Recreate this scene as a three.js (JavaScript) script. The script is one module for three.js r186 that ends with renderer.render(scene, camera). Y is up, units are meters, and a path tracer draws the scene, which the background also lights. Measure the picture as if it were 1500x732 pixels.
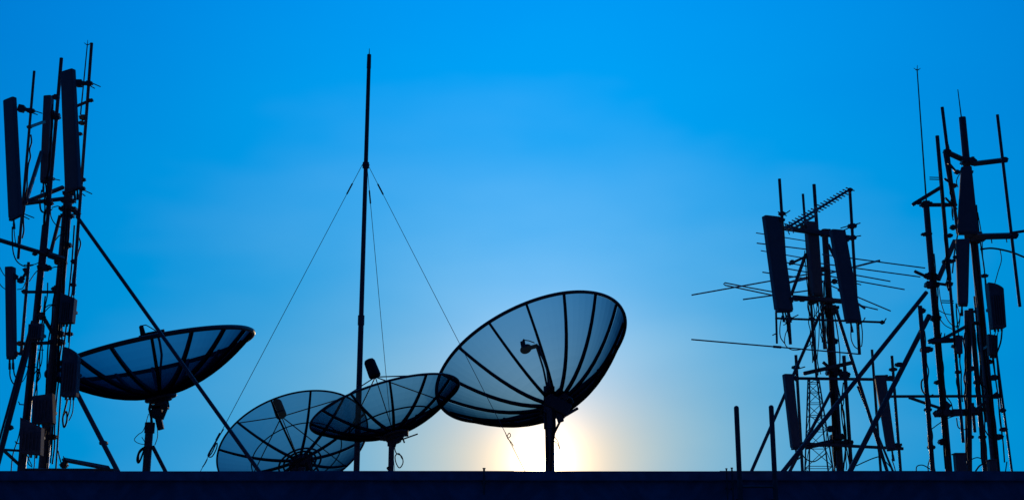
import * as THREE from 'three';
import { mergeGeometries } from 'three/addons/utils/BufferGeometryUtils.js';
import { RoundedBoxGeometry } from 'three/addons/geometries/RoundedBoxGeometry.js';
import { ImprovedNoise } from 'three/addons/math/ImprovedNoise.js';

// ------------------------------------------------------------------ camera, sky, sun, exposure
const W = 1500, H = 732, F = 2000, PITCH = Math.atan(0.28), EYE = 1.6;
const V3 = (x, y, z) => new THREE.Vector3(x, y, z);
const scene = new THREE.Scene();
const camera = new THREE.PerspectiveCamera(2 * Math.atan(H / 2 / F) * 180 / Math.PI, W / H, 0.1, 6000);
camera.position.set(0, EYE, 0);
camera.lookAt(0, EYE + Math.sin(PITCH) * 10, -Math.cos(PITCH) * 10);
scene.add(camera);
const renderer = new THREE.WebGLRenderer({ antialias: true });
renderer.toneMapping = THREE.LinearToneMapping;
renderer.toneMappingExposure = 1;
renderer.shadowMap.enabled = true;

const SUN_AZ = 1.3, SUN_EL = 6.75;                        // degrees: azimuth right of straight ahead, height
const D2R = Math.PI / 180;
const sunDir = V3(Math.sin(SUN_AZ * D2R) * Math.cos(SUN_EL * D2R), Math.sin(SUN_EL * D2R), -Math.cos(SUN_AZ * D2R) * Math.cos(SUN_EL * D2R));
const noise = new ImprovedNoise();
const fbm = (x, y, z, o = 4) => { let s = 0, a = 0.5; for (let i = 0; i < o; i++) { s += a * noise.noise(x, y, z); x *= 2.03; y *= 2.03; z *= 2.03; a *= 0.5; } return s; };
function skyColour(az, el, out) {                         // az from the sun, el above the horizon, degrees
  const a = Math.abs(az), e = Math.max(el, 0), dy = e - SUN_EL;
  // clear evening air: deep blue, brighter on the sun's side
  const f = 0.02 + 0.98 * Math.exp(-Math.sqrt((a / 38.7) ** 2 + (dy / 57.1) ** 2));
  // pale haze round the sun, yellower and duller in blue towards it
  const q = Math.hypot(a * 0.747, Math.max(dy, 0)), h1 = Math.exp(-Math.pow(q / 12.3, 1.194)), h2 = Math.exp(-q / 2.234);
  const t = Math.hypot(a, dy), g1 = 5.5 * Math.exp(-Math.pow(t / 0.72, 1.1)), g2 = 1.2 * Math.exp(-t / 3.0);
  let r = -0.065 + 0.2 * h1 + 0.32 * h2 + g1 + g2, g = 0.451 * Math.pow(f, 1.2) + 0.086 * h1 - 0.739 * h2 + 0.88 * g1 + 0.96 * g2, b = 1.474 * f - 0.821 * h1 - 1.979 * h2 + 0.62 * g1 + 1.5 * g2;
  // thin streaks of high cloud
  const c = fbm(az * 0.045 + 3.1, el * 0.14 + 1.7, 0.5, 5), c2 = fbm(az * 0.15 + 9, el * 0.42, 4.2, 4), cl = (c * 1.5 + c2 * 0.4) * Math.exp(-Math.pow(q / 16, 2));
  r += 0.08 * cl; g += 0.07 * cl; b += 0.02 * cl;
  out[0] = Math.max(0, r); out[1] = Math.max(0, g); out[2] = Math.max(0, b);
}
{
  const w = 2048, h = 1024, data = new Float32Array(w * h * 4), c = [0, 0, 0];
  for (let j = 0; j < h; j++) for (let i = 0; i < w; i++) {
    const el = ((j + 0.5) / h - 0.5) * 180;
    let az = ((i + 0.5) / w - 0.25) * 360 - SUN_AZ;       // u = 0.25 is -z
    az = ((az + 540) % 360) - 180;
    skyColour(az, el, c);
    const k = (j * w + i) * 4; data[k] = c[0]; data[k + 1] = c[1]; data[k + 2] = c[2]; data[k + 3] = 1;
  }
  const t = new THREE.DataTexture(data, w, h, THREE.RGBAFormat, THREE.FloatType);
  t.mapping = THREE.EquirectangularReflectionMapping; t.magFilter = t.minFilter = THREE.LinearFilter; t.colorSpace = THREE.LinearSRGBColorSpace;
  t.wrapS = THREE.RepeatWrapping; t.needsUpdate = true;
  scene.background = t; scene.environment = t;
}
const sun = new THREE.DirectionalLight(new THREE.Color(1, 0.72, 0.4), 1.0);
sun.position.copy(sunDir).multiplyScalar(80).add(V3(0, 4, -20)); sun.target.position.set(0, 4, -20);
sun.castShadow = true; sun.shadow.mapSize.set(2048, 2048);
Object.assign(sun.shadow.camera, { left: -15, right: 15, top: 12, bottom: -12, near: 1, far: 160 });
scene.add(sun, sun.target);

// ------------------------------------------------------------------ pixel -> place
const UPc = V3(0, Math.cos(PITCH), Math.sin(PITCH)), FWc = V3(0, Math.sin(PITCH), -Math.cos(PITCH));
function ray(px, py) { return V3((px - W / 2) / F, 0, 0).addScaledVector(UPc, (H / 2 - py) / F).add(FWc); }
function P(px, py, d) { const r = ray(px, py); return r.multiplyScalar(d / -r.z).add(V3(0, EYE, 0)); }   // on the upright plane d metres ahead
const PX = (d) => d / F * 1.02;                                     // metres per photo pixel there
const DECK = 3.0, WALL = 18;

// ------------------------------------------------------------------ materials
function rng(s) { return () => ((s = (s * 1664525 + 1013904223) >>> 0) / 4294967296); }
function noiseTex(n, lo, hi, sx, sy, seed, srgb = true) {
  const d = new Uint8Array(n * n * 4);
  for (let j = 0; j < n; j++) for (let i = 0; i < n; i++) {
    const u = i / n * Math.PI * 2, v = j / n * Math.PI * 2;
    const q = fbm(Math.cos(u) * sx + seed, Math.sin(u) * sx + Math.cos(v) * sy, Math.sin(v) * sy + seed * 1.7, 5) + 0.5 + 0.12 * Math.sin(seed + i * 12.9898 + j * 78.233) * Math.sin(i * 3.1 + j * 7.7);
    const w = Math.round(255 * (lo + (hi - lo) * Math.min(1, Math.max(0, q))));
    d.set([w, w, w, 255], (j * n + i) * 4);
  }
  const t = new THREE.DataTexture(d, n, n); t.magFilter = THREE.LinearFilter; t.minFilter = THREE.LinearMipmapLinearFilter; t.generateMipmaps = true;
  t.wrapS = t.wrapT = THREE.RepeatWrapping; if (srgb) t.colorSpace = THREE.SRGBColorSpace; t.needsUpdate = true; return t;
}
const mottle = noiseTex(256, 0.72, 1.0, 2.2, 2.2, 3.3), faint = noiseTex(256, 0.9, 1.0, 3.0, 3.0, 5.2), rough = noiseTex(256, 0.45, 1.0, 3.0, 3.0, 7.1, false), grain = noiseTex(256, 0.3, 0.8, 9, 9, 11.5, false);
const M = {};
function mat(key, rgb, o) { const m = new THREE.MeshStandardMaterial({ ...o }); m.color.setRGB(...rgb); m.name = key; return (M[key] = m); }
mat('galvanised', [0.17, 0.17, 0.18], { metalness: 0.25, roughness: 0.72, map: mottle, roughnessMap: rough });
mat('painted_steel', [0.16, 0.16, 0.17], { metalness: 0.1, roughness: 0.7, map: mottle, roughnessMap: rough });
mat('radome', [0.23, 0.22, 0.23], { metalness: 0, roughness: 0.75, map: faint });
mat('cabinet', [0.23, 0.22, 0.23], { metalness: 0, roughness: 0.7, map: mottle });
mat('rubber', [0.016, 0.015, 0.02], { metalness: 0, roughness: 0.7 });
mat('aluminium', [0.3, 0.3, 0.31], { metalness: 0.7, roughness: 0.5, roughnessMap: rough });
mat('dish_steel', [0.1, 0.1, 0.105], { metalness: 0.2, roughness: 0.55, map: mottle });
mat('wall_paint', [0.42, 0.36, 0.52], { roughness: 0.9, map: mottle, bumpMap: grain, bumpScale: 0.002 });
mat('coping_metal', [0.42, 0.36, 0.52], { roughness: 0.8, metalness: 0, map: mottle });
mat('felt', [0.08, 0.08, 0.085], { roughness: 0.95, map: mottle });
mat('concrete', [0.14, 0.135, 0.13], { roughness: 0.95, map: mottle, bumpMap: grain, bumpScale: 0.004 });
// woven wire screen: a thin sheet that lets about half the light straight through, less when seen edge-on
function screen(key, tr, tg, tb, th) {
  const m = new THREE.MeshPhysicalMaterial({ transmission: 1, ior: 1.0, roughness: 0.6, thickness: th, attenuationDistance: th, specularIntensity: 0 });
  m.attenuationColor.setRGB(tr, tg, tb); m.color.setRGB(1, 1, 1); m.name = key; return (M[key] = m);
}
screen('wire_screen', 0.22, 0.37, 0.46, 0.012);

// ------------------------------------------------------------------ building helpers
const used = new Map();
function numbered(n) { const k = used.get(n) ?? 0; used.set(n, k + 1); return k ? `${n}_${String(k).padStart(3, '0')}` : n; }
function thing(name, label, category, group) { const o = new THREE.Group(); o.name = numbered(name); o.userData = { label, category }; if (group) o.userData.group = group; return o; }
function place(o) {                                                  // moves a thing's origin to its base
  const b = new THREE.Box3().setFromObject(o), c = V3((b.min.x + b.max.x) / 2, b.min.y, (b.min.z + b.max.z) / 2), seen = new Set();
  o.traverse((m) => { if (m.isMesh) { m.castShadow = m.receiveShadow = true; if (!seen.has(m.geometry)) { seen.add(m.geometry); m.geometry.translate(-c.x, -c.y, -c.z); } } });
  o.position.copy(c); scene.add(o); return o;
}
function part(parent, name, geos, m, label) {
  const g = Array.isArray(geos) ? (geos.length > 1 ? mergeGeometries(geos.map((x) => (x.index ? x.toNonIndexed() : x))) : geos[0]) : geos;
  const o = new THREE.Mesh(g, m); o.name = name; if (label) o.userData.label = label; parent.add(o); return o;
}
const Q = new THREE.Quaternion(), UPV = V3(0, 1, 0);
function rod(a, b, r0, r1 = r0, seg = 12) {                          // round bar a (r0) -> b (r1), metres
  const d = b.clone().sub(a), L = d.length(), g = new THREE.CylinderGeometry(r1, r0, L, seg, 1);
  const uv = g.attributes.uv; for (let i = 0; i < uv.count; i++) uv.setXY(i, uv.getX(i) * r0 * 6, uv.getY(i) * L);
  Q.setFromUnitVectors(UPV, d.normalize()); return g.applyQuaternion(Q).translate((a.x + b.x) / 2, (a.y + b.y) / 2, (a.z + b.z) / 2);
}
function beam(a, b, w, t) {                                          // square bar a -> b
  const d = b.clone().sub(a), L = d.length(), g = new RoundedBoxGeometry(w, L, t, 1, Math.min(w, t) * 0.12);
  Q.setFromUnitVectors(UPV, d.normalize()); return g.applyQuaternion(Q).translate((a.x + b.x) / 2, (a.y + b.y) / 2, (a.z + b.z) / 2);
}
const TH = 1.07;                                                     // pipes with their paint and wrapping
function pr(x0, y0, d0, x1, y1, d1, w, w1 = w) { return rod(P(x0, y0, d0), P(x1, y1, d1), TH * w / 2 * PX(d0), TH * w1 / 2 * PX(d1), w < 2.6 ? 7 : 12); }
function pb(x0, y0, d0, x1, y1, d1, w, t = w) { return beam(P(x0, y0, d0), P(x1, y1, d1), w * PX(d0), t * PX(d0)); }
function toDeck(x0, y0, d0, x1, y1, d1) {                            // end of the line through both points at the deck
  const a = P(x0, y0, d0), b = P(x1, y1, d1), k = (DECK - a.y) / (b.y - a.y); return a.clone().lerp(b, k);
}
function leg(x0, y0, d0, x1, y1, d1, w) { const a = P(x0, y0, d0), b = toDeck(x0, y0, d0, x1, y1, d1), r = TH * w / 2 * PX((d0 + d1) / 2); return [rod(b, a, r), rod(b, b.clone().add(V3(0, 0.012, 0)), r * 2.2, r * 2.2)]; }
function post(x, y, d, w, wTop = w) {                                // upright pipe standing on the deck, seen top at (x, y)
  const a = P(x, y, d), b = V3(a.x, DECK, a.z), r = TH * w / 2 * PX(d); return [rod(b, a, r, TH * wTop / 2 * PX(d)), rod(b, b.clone().add(V3(0, 0.015, 0)), r * 2.4, r * 2.4)];
}
function cable(pts, w, d) {
  const p = pts.map(([x, y, dd]) => P(x, y, dd ?? d)), c = new THREE.CatmullRomCurve3(p);
  return new THREE.TubeGeometry(c, Math.max(8, pts.length * 7), Math.max(w, 1) / 2 * PX(d), 6, false);
}
function clampGeo(x, y, d, w, h) {                                   // pipe clamp: two jaws and two bolts across the pipe
  const c = P(x, y, d), k = PX(d), ww = w * 0.85 * k, hh = h * k, gs = [];
  for (const s of [-1, 1]) gs.push(new RoundedBoxGeometry(ww * 0.62, hh, ww * 0.3, 1, hh * 0.15).translate(c.x, c.y, c.z + s * ww * 0.2));
  for (const s of [-1, 1]) { gs.push(rod(V3(c.x + s * ww * 0.4, c.y, c.z - ww * 0.45), V3(c.x + s * ww * 0.4, c.y, c.z + ww * 0.45), hh * 0.17, hh * 0.17, 6)); gs.push(new RoundedBoxGeometry(ww * 0.24, hh * 0.7, ww * 0.5, 1, hh * 0.1).translate(c.x + s * ww * 0.39, c.y, c.z)); }
  return gs;
}
function runs(o, seed, list) {                                       // feeder cables tied down along a pipe, sagging between the ties
  const R = rng(seed);
  for (const [x0, y0, x1, y1, d, n, spread] of list) for (let k = 0; k < n; k++) {
    const m = 5 + Math.floor(R() * 4), off = (R() - 0.5) * 2 * spread, pts = [], a = R() * 0.12, b = 1 - R() * 0.12;
    for (let i = 0; i <= m * 2; i++) { const t = a + (b - a) * i / (m * 2), w = i % 2 ? (R() - 0.35) * 3.2 * Math.sign(off) : 0; pts.push([x0 + (x1 - x0) * t + off + w, y0 + (y1 - y0) * t, d - 0.07 - R() * 0.03]); }
    part(o, 'cable', cable(pts, 1.3 + R() * 1.1, d), M.rubber);
  }
}
function clamps(o, list) { for (const [x, y, d, w, h] of list) part(o, 'clamp', clampGeo(x, y, d, w, h), M.painted_steel); }

// ------------------------------------------------------------------ ground, building, roof
function struct(name, g, m) { const o = new THREE.Mesh(g, m); o.name = name; o.userData.kind = 'structure'; o.receiveShadow = true; o.castShadow = true; scene.add(o); return o; }
{ const g = new THREE.PlaneGeometry(4000, 4000).rotateX(-Math.PI / 2), uv = g.attributes.uv; for (let i = 0; i < uv.count; i++) uv.setXY(i, uv.getX(i) * 1300, uv.getY(i) * 1300); struct('ground', g, M.concrete); }
function metreUV(g) { const p = g.attributes.position, n = g.attributes.normal, u = g.attributes.uv; for (let i = 0; i < p.count; i++) { const ax = Math.abs(n.getX(i)), ay = Math.abs(n.getY(i)); if (ay > 0.6) u.setXY(i, p.getX(i) * 0.4, p.getZ(i) * 0.4); else if (ax > 0.6) u.setXY(i, p.getZ(i) * 0.4, p.getY(i) * 0.4); else u.setXY(i, p.getX(i) * 0.4, p.getY(i) * 0.4); } return g; }
const TOPY = P(750, 690, WALL).y;
struct('roof_deck', metreUV(new THREE.BoxGeometry(43.4, 0.2, 15.6).translate(0, DECK - 0.1, -WALL - 8.1)), M.felt);
{
  const o = thing('building', 'low dark navy building wall with a folded metal coping along its roof edge', 'building');
  part(o, 'wall', [metreUV(new THREE.BoxGeometry(44, TOPY - 0.056, 0.22).translate(0, (TOPY - 0.056) / 2, -WALL - 0.17)), metreUV(new THREE.BoxGeometry(44, TOPY - 0.056, 0.22).translate(0, (TOPY - 0.056) / 2, -WALL - 16.1)),
    metreUV(new THREE.BoxGeometry(0.22, TOPY - 0.056, 15.7).translate(-21.85, (TOPY - 0.056) / 2, -WALL - 8.135)), metreUV(new THREE.BoxGeometry(0.22, TOPY - 0.056, 15.7).translate(21.85, (TOPY - 0.056) / 2, -WALL - 8.135))], M.wall_paint);
  const L = 2.75, R = rng(5);
  for (let k = -8; k < 8; k++) {                                     // folded coping, in lengths that lap
    const x = (k + 0.5) * L, s = new THREE.Shape(), lap = (k & 1) * 0.004, dy = lap + R() * 0.0012, o2 = lap + R() * 0.0012;
    s.moveTo(0, 0); s.lineTo(0, -0.118); s.lineTo(-0.012, -0.128); s.lineTo(-0.02, -0.118); s.lineTo(-0.02, -0.03); s.lineTo(-0.33, -0.05); s.lineTo(-0.33, -0.12); s.lineTo(-0.345, -0.12); s.lineTo(-0.345, -0.022); s.lineTo(0, 0);
    const g = new THREE.ExtrudeGeometry(s, { depth: L + 0.05, bevelEnabled: false }).rotateY(-Math.PI / 2).translate(x + (L + 0.05) / 2, TOPY + dy, -WALL + o2);
    part(o, 'coping', metreUV(g), M.coping_metal);
  }
  place(o);
}

// ------------------------------------------------------------------ roof ladder on the wall
{
  const o = thing('roof_ladder', 'steel wall ladder with two round-topped rails rising above the roof edge', 'ladder'), d = WALL - 0.2, k = PX(d);
  const xs = [];
  for (const [x, y] of [[1079, 594], [1130, 593]]) {
    const a = P(x, y, d), r = 3.7 * k; xs.push(a.x);
    part(o, 'rail', [rod(V3(a.x, 0, a.z), V3(a.x, a.y - r, a.z), r, r, 16), new THREE.SphereGeometry(r, 16, 8, 0, Math.PI * 2, 0, Math.PI / 2).translate(a.x, a.y - r, a.z)], M.painted_steel);
  }
  const y0 = P(1100, 713, d).y;
  for (let y = y0; y > 0.1; y -= 0.3) part(o, 'rung', rod(V3(xs[0], y, -d), V3(xs[1], y, -d), 0.014), M.painted_steel);
  for (const x of xs) for (const y of [y0 - 0.15, 1.9, 0.6]) part(o, 'standoff', new RoundedBoxGeometry(0.04, 0.03, 0.16, 1, 0.004).translate(x, y, -WALL + 0.02 - 0.04 - 0.06 + 0.0), M.painted_steel);
  place(o);
}
function stub(x, y0, y1, w, label) {
  const o = thing('conduit_pipe', label, 'pipe'), d = WALL - 0.045, a = P(x, y0, d), r = w / 2 * PX(d), b = V3(a.x, P(x, y1, d).y, a.z);
  part(o, 'pipe', rod(b, a, r), M.painted_steel); part(o, 'cap', rod(a, a.clone().add(V3(0, 0.012, 0)), r * 1.5), M.painted_steel);
  part(o, 'strap', new RoundedBoxGeometry(r * 4, 0.02, 0.06, 1, 0.004).translate(b.x, b.y + 0.15, -WALL + 0.0), M.painted_steel);
  place(o);
}
stub(709, 686.5, 724, 3, 'short capped pipe on the navy wall below the largest dish');
stub(1064.5, 687, 732, 2.2, 'thin capped pipe on the wall, the farther of two from the ladder');
stub(1072.5, 686, 732, 2.4, 'thin capped pipe on the wall close beside the ladder rail');

// ------------------------------------------------------------------ guyed mast
{
  const o = thing('guyed_mast', 'tall slim mast held by three guy wires between the dishes', 'mast'), d = 21;
  part(o, 'pole', post(528.6, 470, d, 8.4, 7.6), M.painted_steel);
  const a = P(528.6, 470, d), up = (y, w) => V3(a.x, P(530, y, d).y, a.z);
  part(o, 'upper_pole', rod(up(472), up(88), 3.6 * PX(d), 3.0 * PX(d)), M.painted_steel);
  part(o, 'coupling', rod(up(476), up(462), 4.9 * PX(d)), M.painted_steel);
  part(o, 'top_cap', [rod(up(100), up(80), 3.4 * PX(d), 3.2 * PX(d))], M.painted_steel);
  part(o, 'lightning_rod', rod(up(82), up(71), 0.9 * PX(d), 0.4 * PX(d), 8), M.galvanised);
  part(o, 'guy_collar', [rod(up(246), up(238), 5 * PX(d)), new THREE.TorusGeometry(5.2 * PX(d), 0.9 * PX(d), 6, 16).rotateX(Math.PI / 2).translate(a.x, up(242).y, a.z)], M.galvanised);
  for (const [x0, y0, x1, y1, d1] of [[530, 242, 292, 692, 19.2], [537.5, 244, 573.5, 640, 23.6], [539.5, 243, 746, 645, 19.6]]) {
    const s = P(x0, y0, d), e = toDeck(x0, y0, d, x1, y1, d1), at = (t) => s.clone().lerp(e, t), L = s.distanceTo(e);
    const w = part(o, 'guy_wire', rod(at(0), at(1), 0.0047, 0.0047, 6), M.galvanised);
    part(w, 'turnbuckle', [rod(at(0.4 / L), at(0.62 / L), 0.013, 0.013, 8)], M.galvanised);
    part(w, 'anchor', new RoundedBoxGeometry(0.09, 0.05, 0.09, 1, 0.01).translate(e.x, e.y + 0.012, e.z), M.painted_steel);
  }
  part(o, 'wire_tail', [cable([[327, 628], [319, 641], [305, 668], [309, 664], [317, 648], [317, 655], [309, 669], [304, 668], [312, 652], [318, 642]], 1.8, 19.5), cable([[303, 672], [300, 678], [296, 684]], 1.7, 19.4), cable([[322, 634], [316, 645]], 3.4, 19.5)], M.galvanised);
  part(o, 'wire_tail', [cable([[740, 633], [744, 641], [748, 638], [746, 634], [743, 640], [749, 648], [752, 653]], 1.4, 19.7)], M.galvanised);
  place(o);
}

// ------------------------------------------------------------------ satellite dishes
function dish(opt) {
  const { c, a, rho, psi, dep, d, n: N, phi, ribW, rimW, label, hoops = [] } = opt;
  const o = thing('satellite_dish', label, 'satellite dish', 'mesh dishes on the roof');
  const C = P(c[0], c[1], d), v = C.clone().sub(camera.position), dist = v.length(); v.normalize();
  const rt = v.clone().cross(V3(0, 1, 0)).normalize(), up = rt.clone().cross(v);
  const ps = psi * D2R, major = rt.clone().multiplyScalar(Math.cos(ps)).addScaledVector(up, Math.sin(ps)), mi = rt.clone().multiplyScalar(-Math.sin(ps)).addScaledVector(up, Math.cos(ps));
  const sq = Math.sqrt(1 - rho * rho), nn = mi.clone().multiplyScalar(sq).addScaledVector(v, rho), e2 = mi.clone().multiplyScalar(rho).addScaledVector(v, -sq);
  const px = dist / Math.hypot(F, Math.hypot(c[0] - W / 2, c[1] - H / 2)), R = a * px, h = dep * R, Vx = C.clone().addScaledVector(nn, -h);
  const pt = (t, f, off = 0) => {                                     // on the paraboloid, off metres behind it
    const q = C.clone().addScaledVector(major, R * t * Math.cos(f)).addScaledVector(e2, R * t * Math.sin(f)).addScaledVector(nn, -h * (1 - t * t));
    if (off) { const m = nn.clone().multiplyScalar(R).addScaledVector(major, -2 * h * t * Math.cos(f)).addScaledVector(e2, -2 * h * t * Math.sin(f)).normalize(); q.addScaledVector(m, -off); }
    return q;
  };
  const step = Math.PI * 2 / N, f0 = phi * D2R;
  // wire screen panels, one between each pair of ribs: thin closed sheets
  for (let k = 0; k < N; k++) {
    const pos = [], idx = [], NR = 10, NF = 5, fa = f0 + k * step + 0.004, fb = f0 + (k + 1) * step - 0.004, id = (s, i, j) => (s * (NR + 1) + i) * (NF + 1) + j;
    for (const s of [0, 1]) for (let i = 0; i <= NR; i++) for (let j = 0; j <= NF; j++) { const p = pt(0.1 + 0.895 * i / NR, fa + (fb - fa) * j / NF, s ? 0.012 : 0); pos.push(p.x, p.y, p.z); }
    for (let i = 0; i < NR; i++) for (let j = 0; j < NF; j++) { idx.push(id(0, i, j), id(0, i + 1, j), id(0, i + 1, j + 1), id(0, i, j), id(0, i + 1, j + 1), id(0, i, j + 1)); idx.push(id(1, i, j), id(1, i + 1, j + 1), id(1, i + 1, j), id(1, i, j), id(1, i, j + 1), id(1, i + 1, j + 1)); }
    for (let i = 0; i < NR; i++) for (const j of [0, NF]) { const q = [id(0, i, j), id(1, i, j), id(1, i + 1, j), id(0, i + 1, j)]; if (j) q.reverse(); idx.push(q[0], q[1], q[2], q[0], q[2], q[3]); }
    for (let j = 0; j < NF; j++) for (const i of [0, NR]) { const q = [id(0, i, j), id(0, i, j + 1), id(1, i, j + 1), id(1, i, j)]; if (i) q.reverse(); idx.push(q[0], q[1], q[2], q[0], q[2], q[3]); }
    const g = new THREE.BufferGeometry(); g.setAttribute('position', new THREE.Float32BufferAttribute(pos, 3)); g.setIndex(idx.reverse());
    const flat = g.toNonIndexed(); flat.computeVertexNormals(); flat.setAttribute('uv', new THREE.Float32BufferAttribute(new Float32Array(flat.attributes.position.count * 2), 2));
    part(o, 'screen_panel', flat, M.wire_screen);
  }
  const swept = (fn, n, w, t) => {                                    // a square bar along a curve; fn(s) -> {p, side, out}
    const pos = [], idx = [];
    for (let i = 0; i <= n; i++) { const { p, side, out, k = 1 } = fn(i / n); for (const [x, y] of [[-1, -1], [1, -1], [1, 1], [-1, 1]]) { const q = p.clone().addScaledVector(side, x * w / 2 * k).addScaledVector(out, y * t / 2 * k); pos.push(q.x, q.y, q.z); } }
    for (let i = 0; i < n; i++) for (let j = 0; j < 4; j++) { const A = i * 4 + j, B = i * 4 + (j + 1) % 4; idx.push(A, B, B + 4, A, B + 4, A + 4); }
    const e = n * 4; idx.push(0, 2, 1, 0, 3, 2, e, e + 1, e + 2, e, e + 2, e + 3);
    const g = new THREE.BufferGeometry(); g.setAttribute('position', new THREE.Float32BufferAttribute(pos, 3)); g.setIndex(idx);
    const f = g.toNonIndexed(); f.computeVertexNormals(); f.setAttribute('uv', new THREE.Float32BufferAttribute(Array.from({ length: f.attributes.position.count * 2 }, (_, i) => i * 0.13 % 1), 2)); return f;
  };
  for (let k = 0; k < N; k++) {
    const f = f0 + k * step, side = major.clone().multiplyScalar(-Math.sin(f)).addScaledVector(e2, Math.cos(f));
    part(o, 'rib', swept((s) => { const t = 0.07 + 0.925 * s, p = pt(t, f, -ribW * px * 0.55 - 0.004); return { p, side, out: p.clone().sub(pt(t, f)).normalize(), k: 1.25 - 0.35 * s }; }, 10, ribW * px, ribW * px * 1.15), M.dish_steel);
  }
  const ring = (t, off, r, seg) => new THREE.TubeGeometry(new THREE.CatmullRomCurve3(Array.from({ length: 48 }, (_, i) => pt(t, i / 48 * Math.PI * 2, off)), true), seg, r, 8, true);
  part(o, 'rim', ring(1.0, 0.004, rimW / 2 * px, 144), M.dish_steel);
  for (const [t, w] of hoops) part(o, 'hoop', ring(t, -w / 2 * px - 0.003, w / 2 * px, 120), M.dish_steel);
  const hubR = opt.hub * R, hub = part(o, 'hub', [rod(Vx.clone().addScaledVector(nn, 0.03), Vx.clone().addScaledVector(nn, -0.10), hubR * 0.62, hubR * 0.8, 24), ring(opt.hub * 1.05, 0.05, ribW * px * 0.55, 48), rod(Vx.clone().addScaledVector(nn, -0.10), Vx.clone().addScaledVector(nn, -0.16), hubR * 0.45, hubR * 0.45, 20)], M.dish_steel);
  const axis = (x, y, k) => P(x, y, -Vx.clone().addScaledVector(nn, k).z);   // a seen point at the depth of the axis, k metres out from the vertex
  return { o, C, Vx, nn, R, h, px, pt, axis, major, e2, hub };
}
const bend = (pts, r, seg = 8) => new THREE.TubeGeometry(new THREE.CatmullRomCurve3(pts, false, 'catmullrom', 0.2), pts.length * 8, r, seg, false);

{ // large dish in front of the sun
  const D = dish({ c: [780, 526.5], a: 150, rho: 0.495, psi: 26.6, dep: 0.57, d: 22.4, n: 16, phi: -10.5, ribW: 3.3, rimW: 5, hub: 0.15, label: 'largest tilted mesh dish on a thick pole, standing before the low sun' });
  const { o, px, axis, Vx } = D, zp = -Vx.z - 0.25;
  part(o, 'feed_arm', [bend([axis(806, 586, 0), axis(804, 560, 0.3), axis(802, 542, 0.55), axis(797, 527, 0.75), axis(787, 506, 0.95)], 2.2 * px), bend([axis(803, 575, 0.1), axis(796, 540, 0.5), axis(786, 508, 0.95)], 1.5 * px)], M.dish_steel);
  const f = part(o, 'feed_horn', [rod(axis(788, 506, 0.95), axis(774, 510, 0.98), 3.2 * px), new THREE.SphereGeometry(8 * px, 16, 12).scale(1.15, 0.85, 1).rotateZ(0.5).translate(...axis(770.5, 511, 1)), rod(axis(767, 509, 1), axis(765.5, 500, 1.02), 3.6 * px), rod(axis(765.5, 502, 1.02), axis(768, 497, 1.02), 1.8 * px)], M.rubber);
  part(f, 'cable', bend([axis(768, 498, 1.02), axis(775, 499, 1), axis(783, 502, 0.97)], 0.8 * px, 6), M.rubber);
  part(o, 'pole', [...post(804.8, 572, zp, 13, 12), rod(V3(P(804.6, 600, zp).x, P(804, 628, zp).y, -zp), V3(P(804.6, 600, zp).x, P(804, 566, zp).y, -zp), 8 * px, 8 * px, 18)], M.galvanised);
  part(o, 'mount', [beam(P(806, 592, zp), Vx.clone(), 22 * px, 18 * px), pb(800, 586, zp, 832, 604, zp + 0.05, 20, 20), pb(815, 596, zp, 822, 618, zp, 9), pb(812, 575, zp + 0.1, 826, 590, zp + 0.1, 22, 14)], M.dish_steel);
  part(o, 'actuator', [pr(822, 612, zp, 846, 598, zp + 0.2, 4), pr(809, 640, zp - 0.05, 822, 614, zp, 3.2)], M.dish_steel);
  part(o, 'cable', [cable([[811, 600], [813, 625], [810, 650], [807, 690]], 3.4, zp - 0.08), cable([[799, 604], [799.5, 630], [802, 655], [801, 680]], 2.6, zp - 0.08), cable([[813, 640], [818, 648], [820, 658], [817, 650], [812, 646]], 1.1, zp - 0.05)], M.rubber);
  place(o);
}
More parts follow.
